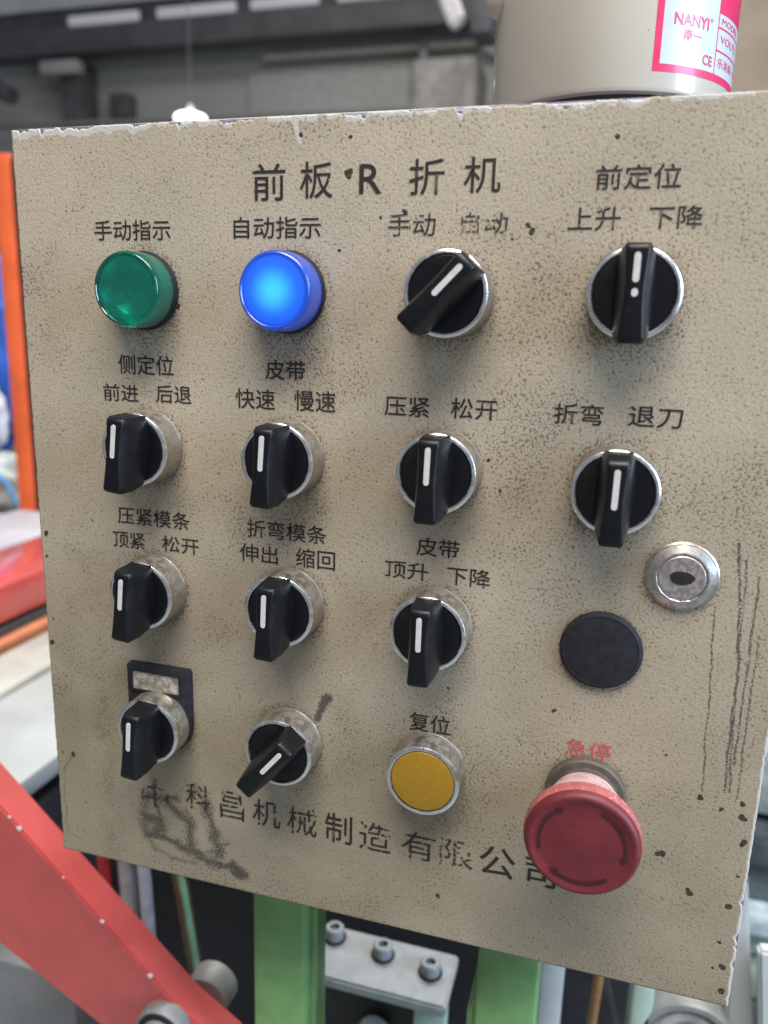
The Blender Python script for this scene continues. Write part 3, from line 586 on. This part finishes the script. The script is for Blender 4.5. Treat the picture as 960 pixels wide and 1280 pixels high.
ANG = {(1, 3): -44, (4, 2): -40, (1, 4): 0, (2, 4): -0.5, (2, 1): -6, (2, 2): -3.5, (2, 3): -1, (3, 1): -5, (3, 2): -2, (3, 3): 0, (4, 1): -4}
LAB = {(1, 3): 'rotary switch turned to the upper right, in the top row', (4, 2): 'rotary switch turned to the upper right, in the bottom row', (1, 4): 'rotary switch whose white marker is broken in two', (4, 1): 'rotary switch standing on the black legend plate'}
# legend plate (black) under the lowest left switch
lp = []
hw = 15.6; cx_, cy_ = KN[(4, 1)]
for k in range(19):
    a = PI + PI*k/18; lp.append((hw*math.cos(a), hw*math.sin(a)-0.0))
lp += [(hw, 25.2), (hw-1, 26.4), (-hw+1, 26.4), (-hw, 25.2)]
def plate(name, pts, z0, z1, ch=0.5):
    n = len(pts); c = (sum(p[0] for p in pts)/n, sum(p[1] for p in pts)/n)
    q = [(p[0]+(c[0]-p[0])*ch/16, p[1]+(c[1]-p[1])*ch/16) for p in pts]
    vs = [V(*p, z0) for p in pts]+[V(*p, z1-ch) for p in pts]+[V(*p, z1) for p in q]
    fs = [(i, (i+1) % n, n+(i+1) % n, n+i) for i in range(n)]+[(n+i, n+(i+1) % n, 2*n+(i+1) % n, 2*n+i) for i in range(n)]+[tuple(range(2*n, 3*n))]
    return mk(name, vs, fs, True, 30)
lg = mesh_obj('legend_plate', plate('legend_plate', lp, 0.05, 3.6, 0.7), m_matt, cab, V(cx_, cy_, 0))
m_paper, nt, b, out = nmat('stained_paper_insert')
n = noise(nt, 260, 4, 0.7); n2 = noise(nt, 700, 3, 0.6)
c_ = mixc(nt, sstep(nt, n, 0.40, 0.65), (0.30, 0.26, 0.19), (0.60, 0.56, 0.48))
c_ = mixc(nt, math_(nt, 'MULTIPLY', sstep(nt, n2, 0.56, 0.62), 0.55), c_, (0.13, 0.10, 0.07)); nt.links.new(c_, b.inputs['Base Color']); b.inputs['Roughness'].default_value = 0.35
b.inputs['Coat Weight'].default_value = 0.6
mesh_obj('paper_insert', plate('paper_insert', [(-12.2, 14.8), (10.8, 14.8), (10.8, 23.2), (-12.2, 23.2)], 3.5, 3.8, 0.1), m_paper, lg, V(cx_, cy_, 0))
for (x0, x1, y0, y1) in ((-13.1, 11.7, 23.2, 24.0), (-13.1, 11.7, 14.0, 14.8), (-13.1, -12.2, 14.8, 23.2), (10.8, 11.7, 14.8, 23.2)):
    mesh_obj('window_lip', plate('window_lip', [(x0, y0), (x1, y0), (x1, y1), (x0, y1)], 3.5, 4.3, 0.2), m_matt, lg, V(cx_, cy_, 0))
for k, (x, y) in KN.items():
    z = 3.0 if k == (4, 1) else 0.0
    sw = mesh_obj('selector_switch', me_side, m_side, cab, V(x, y, z*0.35))
    if k in LAB: sw['label'] = LAB[k]
    rot = (0, -math.radians(ANG[k]), 0)
    L_ = V(x, y, z*0.35)
    mesh_obj('bezel_rim', me_rim, m_nickel, sw, L_)
    mesh_obj('knob', me_knob_b if k == (2, 4) else me_knob, m_black, sw, L_, rot)
    if k == (1, 4):
        mesh_obj('marker', me_markA, m_mark, sw, L_, rot); mesh_obj('marker', me_markB, m_mark, sw, L_, rot)
    elif k == (2, 4): mesh_obj('marker', stadium('marker', 0.0, -3.0, 10.3, 0.98, 25.4, 26.27), m_mark, sw, L_, rot)
    else: mesh_obj('marker', me_mark, m_mark, sw, L_, rot)

# pilot lamps: gasket > lens, reflector
me_gask = lathe('pilot_lamp', [(15.0, 0), (15.2, 0.6), (15.0, 1.6), (14.2, 1.9), (14.2, 2.4)])
me_lens = lathe('lens', [(14.35, 2.0), (14.5, 3.5), (14.25, 11.8), (14.0, 12.9), (13.5, 13.6), (12.9, 13.75), (12.6, 13.35), (12.2, 13.45), (8, 13.95), (4, 14.2), (0.01, 14.3)], 96, sharp=50)
def radial(nt, r0, r1, cx=0.0, cy=0.0):   # 0 at centre -> 1 at r1 (mm), lens space
    tc = nd(nt, 'ShaderNodeTexCoord'); sp = nd(nt, 'ShaderNodeSeparateXYZ'); nt.links.new(tc.outputs['Object'], sp.inputs[0])
    x = math_(nt, 'SUBTRACT', sp.outputs[0], cx/1000); z = math_(nt, 'SUBTRACT', sp.outputs[2], cy/1000)
    d = math_(nt, 'SQRT', math_(nt, 'ADD', math_(nt, 'MULTIPLY', x, x), math_(nt, 'MULTIPLY', z, z)))
    return sstep(nt, d, r0/1000, r1/1000)
m_blue_l, nt, b, out = nmat('lit_blue_lens')
f = radial(nt, 0.5, 10.5); f2 = radial(nt, 10.5, 14.0)
ec = mixc(nt, f, (0.05, 0.66, 1.0), (0.002, 0.11, 0.92)); ec = mixc(nt, f2, ec, (0.003, 0.05, 0.50))
nt.links.new(ec, b.inputs['Emission Color'])
nt.links.new(math_(nt, 'SUBTRACT', 0.98, math_(nt, 'MULTIPLY', f2, 0.55)), b.inputs['Emission Strength'])
b.inputs['Base Color'].default_value = (0.01, 0.05, 0.30, 1); b.inputs['Roughness'].default_value = 0.3; b.inputs['Coat Weight'].default_value = 1.0; b.inputs['Coat Roughness'].default_value = 0.18
m_green_l, nt, b, out = nmat('unlit_green_lens')
b.inputs['Base Color'].default_value = (0.0, 0.30, 0.215, 1); b.inputs['Transmission Weight'].default_value = 0.82; b.inputs['Roughness'].default_value = 0.10; b.inputs['IOR'].default_value = 1.40
b.inputs['Coat Weight'].default_value = 0.6; b.inputs['Coat Roughness'].default_value = 0.12
lam = []
for i, ((x, y), ml) in enumerate(zip(LAMP, (m_green_l, m_blue_l))):
    g = mesh_obj('pilot_lamp', me_gask, m_matt, cab, V(x, y, 0)); g['label'] = 'unlit green pilot lamp' if i == 0 else 'lit blue pilot lamp'
    lm = me_lens.copy(); lm.materials.clear(); mesh_obj('lens', lm, ml, g, V(x, y, 0))
    if i == 0:
        mesh_obj('reflector', lathe('reflector', [(13.2, 2.5), (13.2, 9.5), (12.4, 9.5), (9.5, 5.0), (4.5, 3.2), (0.01, 3.0)]), plain('green_lit_reflector', (0.45, 0.72, 0.62), 0.25, 0.6, 0.05), g, V(x, y, 0))

# yellow reset button
yb = mesh_obj('push_button', me_side, m_side, cab, V(*YEL, 0)); yb['label'] = 'amber flat push button with a chrome rim'
mesh_obj('bezel_rim', me_rim, m_nickel, yb, V(*YEL, 0))
mesh_obj('button_cap', lathe('button_cap', [(12.75, 9.8), (12.75, 11.7), (12.4, 12.1), (11.6, 12.2), (6, 12.45), (0.01, 12.55)], 96), m_amber, yb, V(*YEL, 0))

# emergency stop
es = mesh_obj('emergency_stop', lathe('emergency_stop', [(15.2, 0), (15.2, 2.5), (14.6, 3.4), (12.6, 3.6), (12.4, 14)]), m_collar, cab, V(*EST, 0)); es['label'] = 'red mushroom emergency stop button with three dark arrows'
mesh_obj('flared_neck', lathe('flared_neck', [(12.6, 7), (14.2, 12), (15.8, 16.5), (17.8, 21.5), (19.0, 25.8)]), m_redcone, es, V(*EST, 0))
mesh_obj('knurled_rim', lathe('knurled_rim', [(18.4, 25.6), (20.0, 26.2), (20.35, 27.0), (20.35, 30.2), (20.1, 31.6)], 144, knurl=(26.1, 30.4, 0.16), sharp=60), m_redrim, es, V(*EST, 0))
mesh_obj('mushroom_cap', lathe('mushroom_cap', [(20.12, 31.5), (19.7, 33.0), (19.0, 34.0), (18.2, 34.4), (17.5, 34.3), (16.3, 33.8), (14, 33.75), (6, 34.3), (0.01, 34.5)], 96, sharp=60), m_red, es, V(*EST, 0))
def arc_arrow(a0, a1, r0, r1, z):
    vs, fs = [], []; n = 18
    for i in range(n+1):
        a = math.radians(a0+(a1-a0)*i/n)
        w_ = 0.0
        for r in (r0, r1): vs.append(V(r*math.cos(a), r*math.sin(a), z))
    for i in range(n): fs.append((2*i, 2*i+1, 2*i+3, 2*i+2))
    s = 1 if a1 > a0 else -1; k = len(vs); rm = (r0+r1)/2; ah = math.radians(a1); at = math.radians(a1+s*11)
    vs += [V((r0-0.9)*math.cos(ah), (r0-0.9)*math.sin(ah), z), V((r1+0.8)*math.cos(ah), (r1+0.8)*math.sin(ah), z), V(rm*math.cos(at), rm*math.sin(at), z)]
    fs.append((k, k+1, k+2)); return mk('arrow', vs, fs, False)
for a0 in (205, 328, 80):
    if a0 == 205: a = arc_arrow(196, 128, 14.2, 15.3, 34.02)
    elif a0 == 328: a = arc_arrow(68, -8, 14.2, 15.3, 34.02)
    else: a = arc_arrow(310, 238, 14.2, 15.3, 34.02)
    mesh_obj('arrow', a, m_redark, es, V(*EST, 0))

# blanking plug
bp = mesh_obj('blanking_plug', lathe('blanking_plug', [(14.9, 0), (15.0, 0.7), (14.7, 1.5), (13.6, 2.1), (13.0, 2.0), (12.4, 2.2), (7, 2.5), (0.01, 2.6)], 96), m_matt, cab, V(*PLUG, 0)); bp['label'] = 'flat round black blanking plug'
# key lock: octagonal face ring, core, keyhole
kl = mesh_obj('key_lock', lathe('key_lock', [(12.5, 0), (12.5, 0.5), (12.0, 0.9)], 64), m_side, cab, V(*LOCK, 0)); kl['label'] = 'round steel key lock with an oval keyhole'
mesh_obj('lock_ring', lathe('lock_ring', [(12.0, 0.6), (11.8, 1.4), (9.2, 2.8), (8.7, 2.9), (8.45, 2.7), (8.35, 2.2)], 16, sharp=12), m_lock, kl, V(*LOCK, 0))
mesh_obj('lock_core', lathe('lock_core', [(8.0, 1.5), (8.0, 2.6), (7.6, 2.85), (0.01, 2.85)], 64), m_lockin, kl, V(*LOCK, 0))
kh = []
for k in range(22):
    a = 2*PI*k/22; r = 1+0.05*math.sin(3*a+1)+0.03*math.sin(7*a); kh.append((4.3*r*math.cos(a)*(1 if math.cos(a) < 0 else .95), 2.5*r*math.sin(a)))
mesh_obj('keyhole', plate('keyhole', kh, 2.8, 2.92, 0.05), plain('dark_keyhole', (0.012, 0.010, 0.009), 0.7, 0, 0.4, 700), kl, V(*LOCK, 0))

# ------------------------------------------------------------ cream cylinder above the cabinet
cyx, cyz, cyr, cyh = 226.0, -110.0, 51.0, 22.0
m_cream, nt, b, out = nmat('glossy_cream_casing')
n = noise(nt, 18, 3, 0.5); n2 = noise(nt, 260, 3, 0.6)
c_ = mixc(nt, n, (0.55, 0.495, 0.39), (0.63, 0.57, 0.46)); c_ = mixc(nt, sstep(nt, n2, 0.735, 0.76), c_, (0.08, 0.06, 0.05))
nt.links.new(c_, b.inputs['Base Color']); b.inputs['Roughness'].default_value = 0.30; b.inputs['Coat Weight'].default_value = 0.7; b.inputs['Coat Roughness'].default_value = 0.08
t = empty('cylindrical_housing', (cyx/1000, -cyz/1000, 0.0), 'glossy cream round housing with a red bordered label above the cabinet', 'motor housing')
base_l = (cyx/1000, -cyz/1000, -0.0035)
def lz(name, prof, n=96): return lathe_z(name, [(r/1000, z/1000) for r, z in prof], n)
mesh_obj('casing', lz('casing', [(38, 22.6), (48.5, 22.0), (50.4, 22.4), (51, 24), (51, 150), (49, 154), (20, 156)]), m_cream, t, base_l)
mesh_obj('underside', lz('underside', [(30, 21), (44, 21.2), (47.5, 22.3)]), plain('dark_underside', (0.06, 0.055, 0.05), 0.6), t, base_l)
mesh_obj('pedestal', lz('pedestal', [(16, 3.7), (16, 8), (13, 10), (13, 21.5)]), plain('dark_pedestal', (0.05, 0.05, 0.05), 0.5), t, base_l)
for (px, pz) in ((243, -72),):
    mesh_obj('foot', lz('foot', [(4.5, 3.7), (6.8, 7), (7.2, 12), (5.2, 20.8)]), plain('translucent_foot', (0.36, 0.39, 0.32), 0.35), t, (px/1000, -pz/1000, -0.0035))
bm = bmesh.new(); bmesh.ops.create_uvsphere(bm, u_segments=24, v_segments=14, radius=0.0065)
for v in bm.verts: v.co.z *= 1.35
me = bpy.data.meshes.new('side_lug'); bm.to_mesh(me); bm.free(); me.shade_smooth()
mesh_obj('side_lug', me, m_cream, t, ((cyx-47.5)/1000, (-cyz-20)/1000, 0.0665))
def cp(ang, y, dr):            # point on the cylinder, angle from the front in degrees
    a = math.radians(ang); return ((cyr+dr)*math.sin(a)/1000, -(cyr+dr)*math.cos(a)/1000, y/1000)
def patch(name, a0, a1, y0, y1, dr, mat, parent):
    n = max(2, int(abs(a1-a0)/1.5)); vs = [cp(a0+(a1-a0)*i/n, y, dr) for i in range(n+1) for y in (y0, y1)]
    return mesh_obj(name, mk(name, vs, [(2*i, 2*i+2, 2*i+3, 2*i+1) for i in range(n)], True), mat, parent, base_l)
m_stw = plain('label_white', (0.56, 0.60, 0.62), 0.3, 0, 0.03, 60, coat=0.3); m_str = plain('label_crimson', (0.72, 0.03, 0.12), 0.35, 0, 0.05, 80, coat=0.3)
st = patch('label_sticker', 20.0, 96.0, 29.3, 74.0, 0.10, m_str, t)
patch('label_field', 23.0, 93.0, 32.0, 71.0, 0.16, m_stw, st)
patch('label_line', 53.2, 53.8, 32.0, 71.0, 0.22, m_str, st)
for yy in (48.3, 40.2): patch('label_line', 53.8, 93.0, yy, yy+0.6, 0.22, m_str, st)
patch('label_band', 53.8, 93.0, 53.5, 71.0, 0.20, m_str, st)
def ctext(s, a0, a1, y0, y1, mat, thin=0.0):
    m, v = text_mesh(s, thin); lo = v.min(0); hi = v.max(0); u = (v-lo)/np.maximum(hi-lo, 1e-6)
    if s == '—': u[:, 1] = v[:, 1]
    m.vertices.foreach_set('co', np.array([cp(a0+(a1-a0)*p[0], y0+(y1-y0)*p[1], 0.28) for p in u], np.float32).ravel()); m.update(); m.materials.clear()
    mesh_obj('lettering', m, mat, st, base_l)
ctext('NANYI', 28.0, 46.6, 46.0, 50.2, m_str, -0.02); ctext('®', 47.4, 49.2, 49.2, 50.6, m_str)
ctext('南一', 33.2, 43.0, 41.0, 45.0, m_str, -0.02)
ctext('CE', 44.8, 51.2, 34.0, 37.6, m_str, -0.015)
ctext('MODEL', 56, 76, 50.0, 52.2, m_str); ctext('VOLTS', 56, 76, 43.6, 46.2, m_str); ctext('乐清南一电器', 55.5, 88, 34.8, 38.2, m_str)
